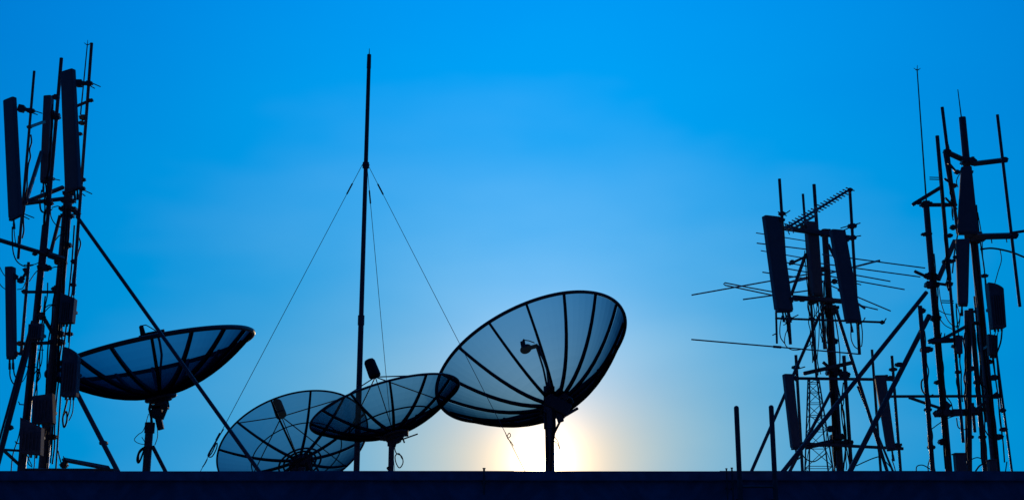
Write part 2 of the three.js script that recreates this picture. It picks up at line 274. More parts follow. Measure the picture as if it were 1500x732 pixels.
{ // dish beside the cluster mast
  const D = dish({ c: [222, 518.6], a: 148.5, rho: 0.16, psi: 14.9, dep: 0.425, d: 23.4, n: 16, phi: -1.5, ribW: 4.6, rimW: 7, hub: 0.13, label: 'wide mesh dish tipped nearly level, on a pole beside the long strut' });
  const { o, px, axis, Vx } = D, zp = -Vx.z;
  part(o, 'feed_arm', [bend([axis(234, 575, 0.05), axis(234, 545, 0.3), axis(236, 520, 0.6), axis(233, 500, 0.85), axis(229, 487, 1.0)], 1.8 * px), rod(axis(206, 491, 1), axis(240, 484, 1), 2.4 * px)], M.dish_steel);
  const f = part(o, 'feed_horn', [rod(axis(209, 491, 1), axis(206.5, 480, 1.05), 4.2 * px, 3.4 * px), new THREE.SphereGeometry(3.5 * px, 14, 10).translate(...axis(206.3, 479.5, 1.05)), pb(203, 494, zp, 212, 491, zp, 4)], M.rubber);
  part(f, 'cable', bend([axis(207, 477, 1.05), axis(213, 476, 1.05), axis(222, 481, 1.02), axis(227, 484, 1)], 0.8 * px, 6), M.rubber);
  part(o, 'pole', [...post(218.5, 622, zp, 11, 11)], M.galvanised);
  part(o, 'pole_sleeve', rod(V3(P(219, 620, zp).x, P(219, 634, zp).y, -zp), V3(P(219, 620, zp).x, P(219, 619, zp).y, -zp), 7.5 * px), M.dish_steel);
  part(o, 'mount', [pb(229, 594, zp, 231, 612, zp, 14, 12), pb(222, 597, zp, 246, 595, zp, 7, 12), pb(244, 594, zp, 236, 614, zp, 5), pb(230, 606, zp, 235, 629, zp, 9, 8), pr(220, 590, zp, 218, 600, zp, 4), pr(218, 600, zp, 222, 618, zp, 3), pr(244, 584, zp, 246, 596, zp, 3.5), pr(234, 584, zp, 233, 598, zp, 2.5), pr(221, 600, zp, 221, 620, zp, 3.5), beam(P(231, 596, zp), Vx.clone(), 10 * px, 10 * px)], M.dish_steel);
  part(o, 'stay', leg(223, 654, zp, 241.5, 690, zp - 0.2, 5.2), M.galvanised);
  part(o, 'cable', [cable([[217, 606], [208, 632], [202, 636], [196, 644], [202, 649], [212, 650], [207, 640]], 1.1, zp - 0.1), cable([[212, 654], [204, 660], [200, 674], [202, 678], [207, 668], [210, 657], [203, 664], [202, 676]], 2.6, zp - 0.1), cable([[230, 628], [230, 640], [226, 652]], 1.2, zp - 0.1)], M.rubber);
  place(o);
}
function feedCap(o, D, top, bot, w, kTop, kBot) {
  const { axis, px } = D;
  const t = axis(top[0], top[1], kTop), b = axis(bot[0], bot[1], kBot), r = w / 2 * px, dir = t.clone().sub(b).normalize();
  const prof = [[0.001, 0], [r * 0.9, 0], [r, 0.02], [r, 0.06], [r * 0.93, t.distanceTo(b) - r * 0.5], [r * 0.75, t.distanceTo(b) - r * 0.15], [r * 0.3, t.distanceTo(b)], [0.001, t.distanceTo(b)]].map(([x, y]) => new THREE.Vector2(x, y));
  const g = new THREE.LatheGeometry(prof, 20); Q.setFromUnitVectors(UPV, dir); g.applyQuaternion(Q).translate(b.x, b.y, b.z);
  part(o, 'feed_cap', g, M.rubber); return b;
}
{ // dish in front of the guyed mast
  const D = dish({ c: [564.3, 594.1], a: 112.6, rho: 0.286, psi: 17.9, dep: 0.38, d: 20.6, n: 12, phi: -8, ribW: 3.0, rimW: 3.4, hub: 0.15, hoops: [[0.56, 2.2]], label: 'mesh dish with a tall feed cap on struts, in front of the slim mast' });
  const { o, px, axis, Vx, pt, nn } = D, zp = -Vx.z;
  const b = feedCap(o, D, [539.5, 526], [549.5, 552], 18, 1.05, 0.85);
  for (const f of [52, 142, 232, 322]) part(o, 'feed_strut', rod(b, pt(0.985, f * D2R), 0.9 * px, 0.9 * px, 8), M.dish_steel);
  part(o, 'cable', bend([b, b.clone().lerp(Vx, 0.5).addScaledVector(nn, 0.05), Vx.clone()], 0.8 * px, 6), M.rubber);
  part(o, 'pole', post(573.2, 652, zp, 7.6, 7.6), M.galvanised);
  part(o, 'mount', [rod(P(573.2, 654, zp), Vx.clone(), 6 * px, 9 * px), pb(548, 636, zp, 598, 634, zp, 9, 10), pb(556, 641, zp, 590, 639, zp, 8, 10)], M.dish_steel);
  part(o, 'crank', [pr(579, 647, zp, 611.5, 635.5, zp - 0.2, 2.0), pr(588, 637, zp, 592, 648, zp - 0.1, 2.2)], M.dish_steel);
  part(o, 'cable', [cable([[577, 650], [580, 663], [588, 668], [590, 678], [585, 685], [580, 678], [579, 667], [584, 664], [589, 672]], 1.7, zp - 0.05), cable([[570, 690], [567, 685], [572, 684]], 2.4, zp - 0.05)], M.rubber);
  place(o);
}
{ // dish partly hidden by the roof edge
  const D = dish({ c: [429.6, 652], a: 112.5, rho: 0.627, psi: 21.8, dep: 0.28, d: 23.2, n: 12, phi: 4.5, ribW: 2.6, rimW: 2.8, hub: 0.2, hoops: [[0.6, 1.7]], label: 'mesh dish with a ring at its hub, its lower edge behind the wall' });
  const { o, px, axis, Vx, pt, nn } = D, zp = -Vx.z - 0.12;
  const b = feedCap(o, D, [403.5, 586.5], [412, 610], 16.5, 0.95, 0.75);
  for (const f of [34.5, 124.5, 214.5, 304.5]) part(o, 'feed_strut', rod(b, pt(0.985, f * D2R), 0.85 * px, 0.85 * px, 8), M.dish_steel);
  part(o, 'cable', bend([b, b.clone().lerp(Vx, 0.5).addScaledVector(nn, 0.04), Vx.clone()], 0.75 * px, 6), M.rubber);
  part(o, 'hub_ring', new THREE.TubeGeometry(new THREE.CatmullRomCurve3(Array.from({ length: 24 }, (_, i) => pt(0.27, i / 24 * Math.PI * 2, 0.07)), true), 64, 1.4 * px, 6, true), M.dish_steel);
  part(o, 'pole', post(441, 684, zp, 11, 11), M.galvanised);
  part(o, 'mount', [rod(P(441, 686, zp), Vx.clone(), 7 * px, 6 * px), pb(428, 690, zp, 456, 668, zp, 6), pb(448, 664, zp, 456, 690, zp, 5), pr(452, 660, zp, 466, 690, zp, 3)], M.dish_steel);
  place(o);
}

// ------------------------------------------------------------------ panel antennas, radio units
function panel(opt) {                                                // tl, tr, br, bl: seen corners; yaw > 0 brings the right edge nearer
  const { tl, tr, br, bl, d, yaw = 0, th = 11, label, cables = [], brackets = [], spikes = [], group } = opt;
  const o = thing('panel_antenna', label, 'antenna', 'panel antennas'), k = PX(d), y = yaw * D2R;
  const mid = (p, q) => [(p[0] + q[0]) / 2, (p[1] + q[1]) / 2], T = P(...mid(tl, tr), d), B = P(...mid(bl, br), d), wT = Math.abs(tr[0] - tl[0]) * k, wB = Math.abs(br[0] - bl[0]) * k;
  const sx = V3(Math.cos(y), 0, Math.sin(y)), fz = V3(-Math.sin(y), 0, Math.cos(y)), ax = T.clone().sub(B), L = ax.length(); ax.normalize();
  const t = th * k, f = (w) => Math.max(w * 0.5, (w * 1.1 - t * Math.abs(Math.sin(y))) / Math.cos(y));
  const prof = [[0.5, 0.2], [0.49, 0.38], [0.43, 0.47], [0.25, 0.495], [0, 0.5], [-0.25, 0.495], [-0.43, 0.47], [-0.49, 0.38], [-0.5, 0.2], [-0.5, -0.44], [-0.44, -0.5], [0.44, -0.5], [0.5, -0.44]];
  const rows = [[0, 0.94], [0.003, 0.985], [0.008, 1], [0.25, 1], [0.5, 1], [0.75, 1], [0.992, 1], [0.997, 0.985], [1, 0.94]], pos = [], uv = [], idx = [], n = prof.length;
  for (const [s, q] of rows) { const w = f(wB + (wT - wB) * s) * q, c = B.clone().addScaledVector(ax, L * s); prof.forEach(([x, z], i) => { const p = c.clone().addScaledVector(sx, x * w).addScaledVector(fz, z * t * q); pos.push(p.x, p.y, p.z); uv.push(i / n * 0.5, s * L * 0.5); }); }
  for (let r = 0; r < rows.length - 1; r++) for (let i = 0; i < n; i++) { const a = r * n + i, b = r * n + (i + 1) % n; idx.push(a, a + n, b, b, a + n, b + n); }
  for (const e of [0, rows.length - 1]) for (let i = 1; i < n - 1; i++) e ? idx.push(e * n, e * n + i + 1, e * n + i) : idx.push(0, i, i + 1);
  const g = new THREE.BufferGeometry(); g.setAttribute('position', new THREE.Float32BufferAttribute(pos, 3)); g.setAttribute('uv', new THREE.Float32BufferAttribute(uv, 2)); g.setIndex(idx);
  const fl = g.toNonIndexed(); fl.computeVertexNormals(); part(o, 'radome', fl, M.radome);
  const cap = new RoundedBoxGeometry(f(wB) * 0.9, 0.05, t * 0.85, 1, 0.01); Q.setFromUnitVectors(UPV, ax); cap.rotateY(-y).applyQuaternion(Q).translate(B.x, B.y - 0.012, B.z); part(o, 'end_cap', cap, M.painted_steel);
  for (const s of opt.conn ?? [-0.25, 0.25]) { const c = B.clone().addScaledVector(sx, s * f(wB)); part(o, 'connector', [rod(c.clone().addScaledVector(ax, -0.11), c, 0.016, 0.016, 8), rod(c.clone().addScaledVector(ax, -0.2), c.clone().addScaledVector(ax, -0.1), 0.023, 0.02, 8)], M.painted_steel); }
  for (const [x0, y0, x1, y1, w = 6] of brackets) part(o, 'bracket', [pb(x0, y0, d, x1, y1, d, w * 0.55, w), beam(P(x0 - 1, y0, d), P(x0 + (x1 - x0) * 0.45, y0 + (y1 - y0) * 0.45, d), w * 1.35 * k, w * 1.2 * k), ...clampGeo(x1, y1, d, w * 1.7, w * 0.9)], M.galvanised);
  for (const [x0, y0, x1, y1] of spikes) part(o, 'bolt', pr(x0, y0, d - 0.03, x1, y1, d - 0.03, 1.5), M.galvanised);
  for (const [w, ...pts] of cables) part(o, 'cable', cable(pts, w, d), M.rubber);
  return place(o);
}
function radio(opt) {                                                // a cabinet: seen corners, curved cover, fins, glands, tails
  const { tl, tr, br, bl, d, label, category = 'radio unit', name = 'radio_unit', th = 14, dome = false, cables = [] } = opt;
  const o = thing(name, label, category), k = PX(d), A = P(...tl, d), Bq = P(...tr, d), Cq = P(...br, d), Dq = P(...bl, d), t = th * k;
  const s = new THREE.Shape(), O = Dq.clone(), q = (v) => [v.x - O.x, v.y - O.y];
  const [ax, ay] = q(A), [bx, by] = q(Bq), [cx, cy] = q(Cq);
  s.moveTo(0, 0); s.lineTo(cx, cy); s.lineTo(bx, by); dome ? s.quadraticCurveTo(bx * 0.72 + ax * 0.28, by + (ay - by) * 0.85, ax, ay) : s.lineTo(ax, ay); s.lineTo(0, 0);
  const g = new THREE.ExtrudeGeometry(s, { depth: t, bevelEnabled: true, bevelSize: 0.012, bevelThickness: 0.012, bevelOffset: -0.012, bevelSegments: 2, curveSegments: 10 }).translate(O.x, O.y, -d - t / 2);
  const body = part(o, 'housing', g, M.cabinet), wd = Math.hypot(cx, cy);
  for (let i = 1; i < 6; i++) { const u = i / 6; part(body, 'fin', new RoundedBoxGeometry(0.012, Math.min(ay, by) * 0.74, 0.03, 1, 0.004).translate(O.x + cx * u + (ax * 0.5 + (bx - cx) * 0.5) * 0.5, O.y + Math.min(ay, by) * 0.46, -d + t / 2 + 0.024), M.cabinet); }
  for (const u of [0.25, 0.5, 0.75]) part(o, 'gland', rod(V3(O.x + cx * u, O.y + cy * u - 0.05, -d), V3(O.x + cx * u, O.y + cy * u + 0.02, -d), 0.018, 0.018, 8), M.painted_steel);
  part(o, 'bracket', new RoundedBoxGeometry(wd * 0.5, 0.05, 0.3, 1, 0.008).translate(O.x + cx / 2, O.y + ay * 0.5, -d - t / 2 - 0.1), M.painted_steel);
  for (const [w, ...pts] of cables) part(o, 'cable', cable(pts, w, d), M.rubber);
  return place(o);
}
const SPRONG = (o, x, y, d, s = 5) => part(o, 'lightning_tip', [[-1, -0.7], [1, -0.6], [0.1, -1.5], [-0.5, -0.2], [0.6, -0.2]].map(([a, b]) => pr(x, y, d, x + a * s, y + b * s, d + (a - b) * 0.03, 1.3, 0.7)), M.galvanised);

// ------------------------------------------------------------------ cluster mast with the long strut
{
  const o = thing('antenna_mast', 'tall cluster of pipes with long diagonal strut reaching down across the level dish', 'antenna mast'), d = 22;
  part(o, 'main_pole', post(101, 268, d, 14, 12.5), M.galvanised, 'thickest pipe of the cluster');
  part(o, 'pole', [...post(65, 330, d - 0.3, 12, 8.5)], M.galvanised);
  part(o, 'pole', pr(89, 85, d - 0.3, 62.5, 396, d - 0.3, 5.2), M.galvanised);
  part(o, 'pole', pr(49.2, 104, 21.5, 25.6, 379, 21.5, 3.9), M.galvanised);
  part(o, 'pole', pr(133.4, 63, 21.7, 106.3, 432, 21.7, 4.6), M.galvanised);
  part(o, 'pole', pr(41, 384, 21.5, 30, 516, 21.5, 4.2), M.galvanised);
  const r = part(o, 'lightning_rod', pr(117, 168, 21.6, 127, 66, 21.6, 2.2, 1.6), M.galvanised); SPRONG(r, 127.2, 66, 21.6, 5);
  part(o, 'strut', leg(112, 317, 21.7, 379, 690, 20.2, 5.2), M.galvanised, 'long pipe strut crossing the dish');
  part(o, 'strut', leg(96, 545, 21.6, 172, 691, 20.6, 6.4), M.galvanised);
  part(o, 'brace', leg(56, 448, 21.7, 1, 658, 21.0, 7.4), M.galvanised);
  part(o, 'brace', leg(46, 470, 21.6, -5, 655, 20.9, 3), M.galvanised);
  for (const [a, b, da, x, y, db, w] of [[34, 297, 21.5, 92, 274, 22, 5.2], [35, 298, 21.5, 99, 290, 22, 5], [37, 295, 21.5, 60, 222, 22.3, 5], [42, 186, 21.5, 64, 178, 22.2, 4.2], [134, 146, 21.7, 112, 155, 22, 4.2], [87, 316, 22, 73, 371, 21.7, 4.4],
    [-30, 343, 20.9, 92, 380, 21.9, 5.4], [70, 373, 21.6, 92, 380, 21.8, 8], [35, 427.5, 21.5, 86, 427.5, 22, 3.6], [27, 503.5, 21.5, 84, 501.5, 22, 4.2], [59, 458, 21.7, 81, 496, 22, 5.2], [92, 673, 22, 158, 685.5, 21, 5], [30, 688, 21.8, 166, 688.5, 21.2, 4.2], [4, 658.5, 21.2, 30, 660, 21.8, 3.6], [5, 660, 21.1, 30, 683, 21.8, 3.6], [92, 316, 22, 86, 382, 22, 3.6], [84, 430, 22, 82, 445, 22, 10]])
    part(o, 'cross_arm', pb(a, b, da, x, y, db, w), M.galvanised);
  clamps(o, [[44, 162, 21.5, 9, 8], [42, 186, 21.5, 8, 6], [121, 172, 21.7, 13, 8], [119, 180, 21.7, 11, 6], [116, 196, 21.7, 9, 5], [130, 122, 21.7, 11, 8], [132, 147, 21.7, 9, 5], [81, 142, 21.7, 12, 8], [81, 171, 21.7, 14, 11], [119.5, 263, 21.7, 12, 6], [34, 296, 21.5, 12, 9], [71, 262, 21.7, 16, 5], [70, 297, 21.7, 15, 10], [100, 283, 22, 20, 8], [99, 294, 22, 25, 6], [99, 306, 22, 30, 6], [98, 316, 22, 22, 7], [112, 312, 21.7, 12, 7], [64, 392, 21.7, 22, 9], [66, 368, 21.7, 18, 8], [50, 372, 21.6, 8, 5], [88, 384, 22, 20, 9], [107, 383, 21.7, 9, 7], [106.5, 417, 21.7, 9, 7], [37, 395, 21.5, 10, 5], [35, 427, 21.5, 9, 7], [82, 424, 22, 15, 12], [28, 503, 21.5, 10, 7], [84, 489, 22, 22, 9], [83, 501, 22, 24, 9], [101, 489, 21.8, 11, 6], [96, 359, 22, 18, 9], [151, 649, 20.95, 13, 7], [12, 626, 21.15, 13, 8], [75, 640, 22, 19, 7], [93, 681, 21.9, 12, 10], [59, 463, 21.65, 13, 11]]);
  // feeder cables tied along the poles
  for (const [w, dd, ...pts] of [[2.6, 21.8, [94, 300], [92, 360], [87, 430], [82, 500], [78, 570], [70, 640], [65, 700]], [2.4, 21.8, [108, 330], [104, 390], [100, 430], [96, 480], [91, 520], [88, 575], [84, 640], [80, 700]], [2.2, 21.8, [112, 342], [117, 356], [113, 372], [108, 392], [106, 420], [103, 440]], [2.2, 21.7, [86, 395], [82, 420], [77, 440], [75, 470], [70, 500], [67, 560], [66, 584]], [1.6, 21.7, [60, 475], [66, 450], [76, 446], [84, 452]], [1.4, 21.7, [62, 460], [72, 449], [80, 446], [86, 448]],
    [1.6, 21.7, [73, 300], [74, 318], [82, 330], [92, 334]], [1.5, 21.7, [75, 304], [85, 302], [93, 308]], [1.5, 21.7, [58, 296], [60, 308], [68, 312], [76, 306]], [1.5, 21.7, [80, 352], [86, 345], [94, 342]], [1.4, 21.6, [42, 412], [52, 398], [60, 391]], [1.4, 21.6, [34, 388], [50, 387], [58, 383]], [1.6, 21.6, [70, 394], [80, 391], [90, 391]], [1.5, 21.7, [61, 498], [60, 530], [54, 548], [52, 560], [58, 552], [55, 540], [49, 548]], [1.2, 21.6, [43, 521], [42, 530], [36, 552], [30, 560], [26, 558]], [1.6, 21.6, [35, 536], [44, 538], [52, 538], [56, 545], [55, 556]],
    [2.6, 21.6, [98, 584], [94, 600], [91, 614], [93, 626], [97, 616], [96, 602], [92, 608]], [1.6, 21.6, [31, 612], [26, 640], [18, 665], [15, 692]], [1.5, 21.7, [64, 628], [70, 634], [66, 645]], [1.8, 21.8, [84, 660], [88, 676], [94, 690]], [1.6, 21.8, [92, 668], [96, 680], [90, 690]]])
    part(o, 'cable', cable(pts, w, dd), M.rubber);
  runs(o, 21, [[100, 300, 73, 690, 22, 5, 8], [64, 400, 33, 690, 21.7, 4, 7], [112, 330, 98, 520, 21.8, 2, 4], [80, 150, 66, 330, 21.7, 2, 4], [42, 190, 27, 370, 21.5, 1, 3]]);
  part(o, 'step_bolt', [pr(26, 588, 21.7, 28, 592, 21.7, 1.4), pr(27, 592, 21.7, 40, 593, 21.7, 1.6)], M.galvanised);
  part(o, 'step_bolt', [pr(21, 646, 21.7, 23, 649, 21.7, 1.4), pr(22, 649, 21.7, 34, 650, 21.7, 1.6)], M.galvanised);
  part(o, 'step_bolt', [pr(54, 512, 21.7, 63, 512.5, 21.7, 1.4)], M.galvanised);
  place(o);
}
panel({ tl: [1, 147], tr: [25, 142.5], br: [34, 316.5], bl: [9, 318], d: 21.2, yaw: 38, th: 7, label: 'slanted-top panel antenna beside the thin pipe, above the crossing diagonal bar', brackets: [[27, 158, 44, 162, 8], [33, 300, 36, 296, 5]], spikes: [[46, 161, 61, 166], [46, 165, 54, 168], [34, 313, 49, 319], [34, 317, 42, 321]], conn: [-0.16], cables: [[2, [17, 332], [17, 350], [19, 372], [25, 384], [36, 390], [48, 388]], [1.4, [19, 332], [22, 356], [24, 362], [26, 345]]] });
panel({ tl: [63.5, 141.5], tr: [77, 140.5], br: [72, 264], bl: [58.4, 266], d: 22.4, yaw: 12, label: 'narrow panel antenna between two wider ones on the cluster mast', brackets: [[76, 166, 82, 168, 7], [72, 260, 76, 262, 5]], spikes: [[74, 261, 87, 264]], conn: [-0.2, 0.3], cables: [[1.8, [60, 278], [57, 298], [60, 310], [68, 312]], [1.6, [67, 278], [66, 288], [68, 296]]] });
panel({ tl: [86, 105], tr: [111, 102], br: [120, 275], bl: [92.5, 279], d: 21.4, yaw: 33, th: 8, label: 'tallest panel antenna on the cluster mast, next to the forked lightning rod', brackets: [[112, 122, 129, 122, 8], [117, 274, 119, 276, 7]], spikes: [[133, 121, 146.5, 127], [132, 126, 138, 129.5], [121, 278, 134, 284], [120, 284, 124, 287]], conn: [0.1, 0.3] });
panel({ tl: [7, 392], tr: [20.8, 390.7], br: [22.5, 522], bl: [9, 523], d: 21.3, yaw: 14, label: 'short panel antenna low on the cluster mast, under the diagonal bar', brackets: [[19, 403, 29, 412, 6], [29, 412, 38, 398, 5], [22, 518, 29, 518, 5]], conn: [-0.25, 0.2], cables: [[2, [13.5, 536], [14, 552], [18, 561], [24, 566]], [2, [18.5, 535], [20, 548], [24, 556]], [1.4, [-6, 380], [2, 398], [6, 404]], [1.4, [-6, 408], [2, 420], [8, 424]], [1.3, [24, 424], [32, 422], [37, 412]]] });
radio({ tl: [94, 509], tr: [115.5, 523], br: [112.5, 581], bl: [90, 581], d: 21.1, dome: true, label: 'radio unit with curved top hung in front of the cluster mast by the dish', cables: [[1.6, [103, 582], [101, 600], [97, 614]], [1.5, [107, 582], [105, 605], [100, 616]], [1.6, [97, 582], [95, 596], [92, 606]]] });
radio({ tl: [48.5, 581], tr: [78, 577], br: [79, 620], bl: [48.5, 621], d: 21.3, label: 'square radio unit in the middle of the cluster mast foot', cables: [[1.4, [60, 622], [66, 632], [64, 640]]] });
radio({ tl: [31, 612], tr: [62, 627], br: [60.5, 667], bl: [29, 664], d: 21.0, label: 'lowest radio unit on the cluster mast, above the horizontal foot bar', cables: [[1.6, [42, 666], [40, 678], [46, 684]], [1.4, [50, 666], [49, 684], [47, 692]], [1.3, [38, 666], [46, 682]]] });
radio({ tl: [90, 430], tr: [110.5, 438], br: [107, 473], bl: [88, 474], d: 21.5, label: 'upright radio unit clamped high on the thickest pipe of the cluster mast', cables: [[1.6, [103, 474], [102, 484], [100, 510]]] });
radio({ tl: [43, 476], tr: [62.5, 475], br: [61, 497], bl: [41.5, 497.5], d: 21.2, label: 'small radio unit where the sloping brace meets the cluster mast', cables: [[1.4, [46, 498], [43, 515], [45, 530]]] });

// ------------------------------------------------------------------ mast with the comb antenna
{
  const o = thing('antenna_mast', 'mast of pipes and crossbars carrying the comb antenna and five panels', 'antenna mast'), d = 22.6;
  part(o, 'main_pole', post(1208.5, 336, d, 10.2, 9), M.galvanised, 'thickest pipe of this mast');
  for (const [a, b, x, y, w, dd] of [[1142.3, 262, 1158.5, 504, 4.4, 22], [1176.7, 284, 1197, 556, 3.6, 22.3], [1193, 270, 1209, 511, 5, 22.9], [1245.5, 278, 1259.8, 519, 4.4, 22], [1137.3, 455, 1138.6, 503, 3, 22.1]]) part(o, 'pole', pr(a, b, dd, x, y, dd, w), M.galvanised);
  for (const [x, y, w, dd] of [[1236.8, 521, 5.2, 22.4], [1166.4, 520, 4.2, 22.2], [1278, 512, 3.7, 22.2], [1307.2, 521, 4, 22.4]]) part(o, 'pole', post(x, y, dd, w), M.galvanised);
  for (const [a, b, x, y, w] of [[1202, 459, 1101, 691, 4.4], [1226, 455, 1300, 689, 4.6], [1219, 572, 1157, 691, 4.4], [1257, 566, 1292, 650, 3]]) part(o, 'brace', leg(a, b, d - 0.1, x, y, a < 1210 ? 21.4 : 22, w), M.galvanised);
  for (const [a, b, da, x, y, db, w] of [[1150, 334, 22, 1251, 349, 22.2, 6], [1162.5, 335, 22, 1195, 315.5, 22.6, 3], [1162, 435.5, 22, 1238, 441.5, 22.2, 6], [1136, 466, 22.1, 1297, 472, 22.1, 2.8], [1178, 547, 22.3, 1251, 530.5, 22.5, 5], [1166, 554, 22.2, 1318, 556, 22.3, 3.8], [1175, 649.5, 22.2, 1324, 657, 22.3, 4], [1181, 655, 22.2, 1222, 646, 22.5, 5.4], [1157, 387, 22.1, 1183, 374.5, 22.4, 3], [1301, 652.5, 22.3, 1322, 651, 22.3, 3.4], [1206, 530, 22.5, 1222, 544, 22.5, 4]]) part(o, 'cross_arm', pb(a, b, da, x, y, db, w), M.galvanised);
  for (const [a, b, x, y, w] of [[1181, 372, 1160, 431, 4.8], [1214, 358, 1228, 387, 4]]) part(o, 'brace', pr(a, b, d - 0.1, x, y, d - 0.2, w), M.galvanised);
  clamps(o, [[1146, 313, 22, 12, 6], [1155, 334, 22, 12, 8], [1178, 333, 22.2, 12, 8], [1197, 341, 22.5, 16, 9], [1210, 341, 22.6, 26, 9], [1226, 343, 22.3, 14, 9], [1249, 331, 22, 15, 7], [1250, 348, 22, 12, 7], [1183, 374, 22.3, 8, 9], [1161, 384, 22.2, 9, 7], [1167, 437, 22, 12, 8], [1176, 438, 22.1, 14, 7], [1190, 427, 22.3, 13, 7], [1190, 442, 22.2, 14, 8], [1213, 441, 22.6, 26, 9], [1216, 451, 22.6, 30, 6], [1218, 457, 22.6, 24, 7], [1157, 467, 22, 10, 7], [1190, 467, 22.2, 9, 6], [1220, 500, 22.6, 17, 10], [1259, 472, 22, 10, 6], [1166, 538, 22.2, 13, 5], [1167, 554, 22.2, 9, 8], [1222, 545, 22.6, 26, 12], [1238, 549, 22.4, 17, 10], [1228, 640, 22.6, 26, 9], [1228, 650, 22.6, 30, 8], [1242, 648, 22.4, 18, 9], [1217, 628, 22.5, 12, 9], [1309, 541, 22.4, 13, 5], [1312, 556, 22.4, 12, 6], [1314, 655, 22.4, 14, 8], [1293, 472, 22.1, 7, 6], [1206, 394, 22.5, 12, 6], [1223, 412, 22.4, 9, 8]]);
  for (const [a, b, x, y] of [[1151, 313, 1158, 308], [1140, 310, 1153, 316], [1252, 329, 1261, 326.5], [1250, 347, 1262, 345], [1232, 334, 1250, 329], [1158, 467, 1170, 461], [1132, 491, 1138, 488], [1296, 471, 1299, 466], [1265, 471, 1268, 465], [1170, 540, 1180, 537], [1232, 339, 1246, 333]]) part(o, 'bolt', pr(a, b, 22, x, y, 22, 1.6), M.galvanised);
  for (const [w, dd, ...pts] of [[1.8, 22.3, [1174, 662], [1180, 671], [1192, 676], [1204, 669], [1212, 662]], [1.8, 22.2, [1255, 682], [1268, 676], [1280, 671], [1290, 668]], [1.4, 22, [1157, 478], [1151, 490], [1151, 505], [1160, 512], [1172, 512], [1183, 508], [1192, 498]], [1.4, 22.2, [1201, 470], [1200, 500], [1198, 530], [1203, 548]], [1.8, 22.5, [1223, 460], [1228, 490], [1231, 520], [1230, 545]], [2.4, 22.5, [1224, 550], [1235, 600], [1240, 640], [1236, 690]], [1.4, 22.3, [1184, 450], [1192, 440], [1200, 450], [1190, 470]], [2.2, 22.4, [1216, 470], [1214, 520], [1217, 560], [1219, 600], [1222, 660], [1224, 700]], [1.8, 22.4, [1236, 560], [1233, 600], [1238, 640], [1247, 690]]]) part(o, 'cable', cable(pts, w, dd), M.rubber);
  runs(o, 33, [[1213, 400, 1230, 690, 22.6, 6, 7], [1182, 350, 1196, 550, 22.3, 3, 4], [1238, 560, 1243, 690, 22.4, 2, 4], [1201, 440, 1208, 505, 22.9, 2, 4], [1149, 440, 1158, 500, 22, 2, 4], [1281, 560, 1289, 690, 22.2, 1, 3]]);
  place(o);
}
panel({ tl: [1117, 316], tr: [1144, 318.5], br: [1162.5, 453], bl: [1135.5, 455], d: 21.7, yaw: -20, label: 'wide panel antenna leaning out beside the folded dipole rods', brackets: [[1143, 322, 1146, 322, 6], [1159, 440, 1164, 437, 6]], conn: [-0.1, 0.3], cables: [[1.6, [1146, 462], [1143, 480], [1144, 494], [1150, 503]], [1.4, [1149, 470], [1152, 474], [1148, 476]]] });
panel({ tl: [1179.5, 323.5], tr: [1198.5, 327.5], br: [1205, 432], bl: [1189.5, 429], d: 22.2, yaw: -14, label: 'panel antenna in the middle of three under the comb antenna', conn: [0], cables: [[1.5, [1198, 446], [1196, 460], [1200, 470]]] });
panel({ tl: [1216, 336.5], tr: [1238.5, 338], br: [1262, 468.5], bl: [1239, 470], d: 21.7, yaw: -14, label: 'panel antenna steeply tilted against the upright that ends the comb antenna', brackets: [[1240, 350, 1249, 349, 6]], conn: [-0.2], cables: [[1.6, [1247, 480], [1248, 498], [1253, 508], [1260, 512]], [1.6, [1262, 470], [1264, 490], [1262, 508], [1257, 500]], [2.6, [1258, 470], [1259, 490], [1258, 512]]] });
panel({ tl: [1147.5, 547.5], tr: [1162, 549], br: [1172.5, 654], bl: [1159.5, 656], d: 21.8, yaw: -10, label: 'slim low panel antenna next to the ladder, bottom leaning to the mast', brackets: [[1161, 553, 1167, 554, 6], [1170, 650, 1176, 650, 6]], conn: [0], cables: [[2, [1166, 668], [1170, 672], [1174, 668]]] });
panel({ tl: [1282, 550], tr: [1297.5, 550], br: [1312, 656], bl: [1299.5, 657.5], d: 21.8, yaw: 8, label: 'slim low panel antenna crossed by the two long sloping braces', brackets: [[1298, 553, 1305, 553, 6], [1308, 650, 1315, 651, 5]], conn: [0.1], cables: [[1.5, [1307, 672], [1311, 684], [1313, 694]], [1.5, [1290, 668], [1300, 678], [1310, 690]]] });

// comb antenna (many short elements on one boom)
{
  const o = thing('comb_yagi', 'long yagi antenna with close-set short elements like a comb, sloping up', 'antenna'), d0 = 21.7, d1 = 21.9;
  part(o, 'boom', pb(1152, 334.5, d0, 1247, 276.5, d1, 3.2), M.aluminium);
  for (let k = 0; k < 21; k++) { const t = 0.02 + 0.97 * k / 20, x = 1152 + 95 * t, y = 334.5 - 58 * t, d = d0 + (d1 - d0) * t, l = 7.4 - 1.0 * t; part(o, 'element', pr(x - l, y - l * 0.36, d + 0.02, x + l, y + l * 0.36, d - 0.02, 1.9), M.aluminium); }
  part(o, 'reflector', [pr(1150, 327, 21.8, 1157, 343, 21.6, 1.6), pr(1156, 325, 21.8, 1163, 341, 21.6, 1.4)], M.aluminium);
  part(o, 'clamp', clampGeo(1246, 278, d1, 8, 6), M.painted_steel);
  place(o);
}
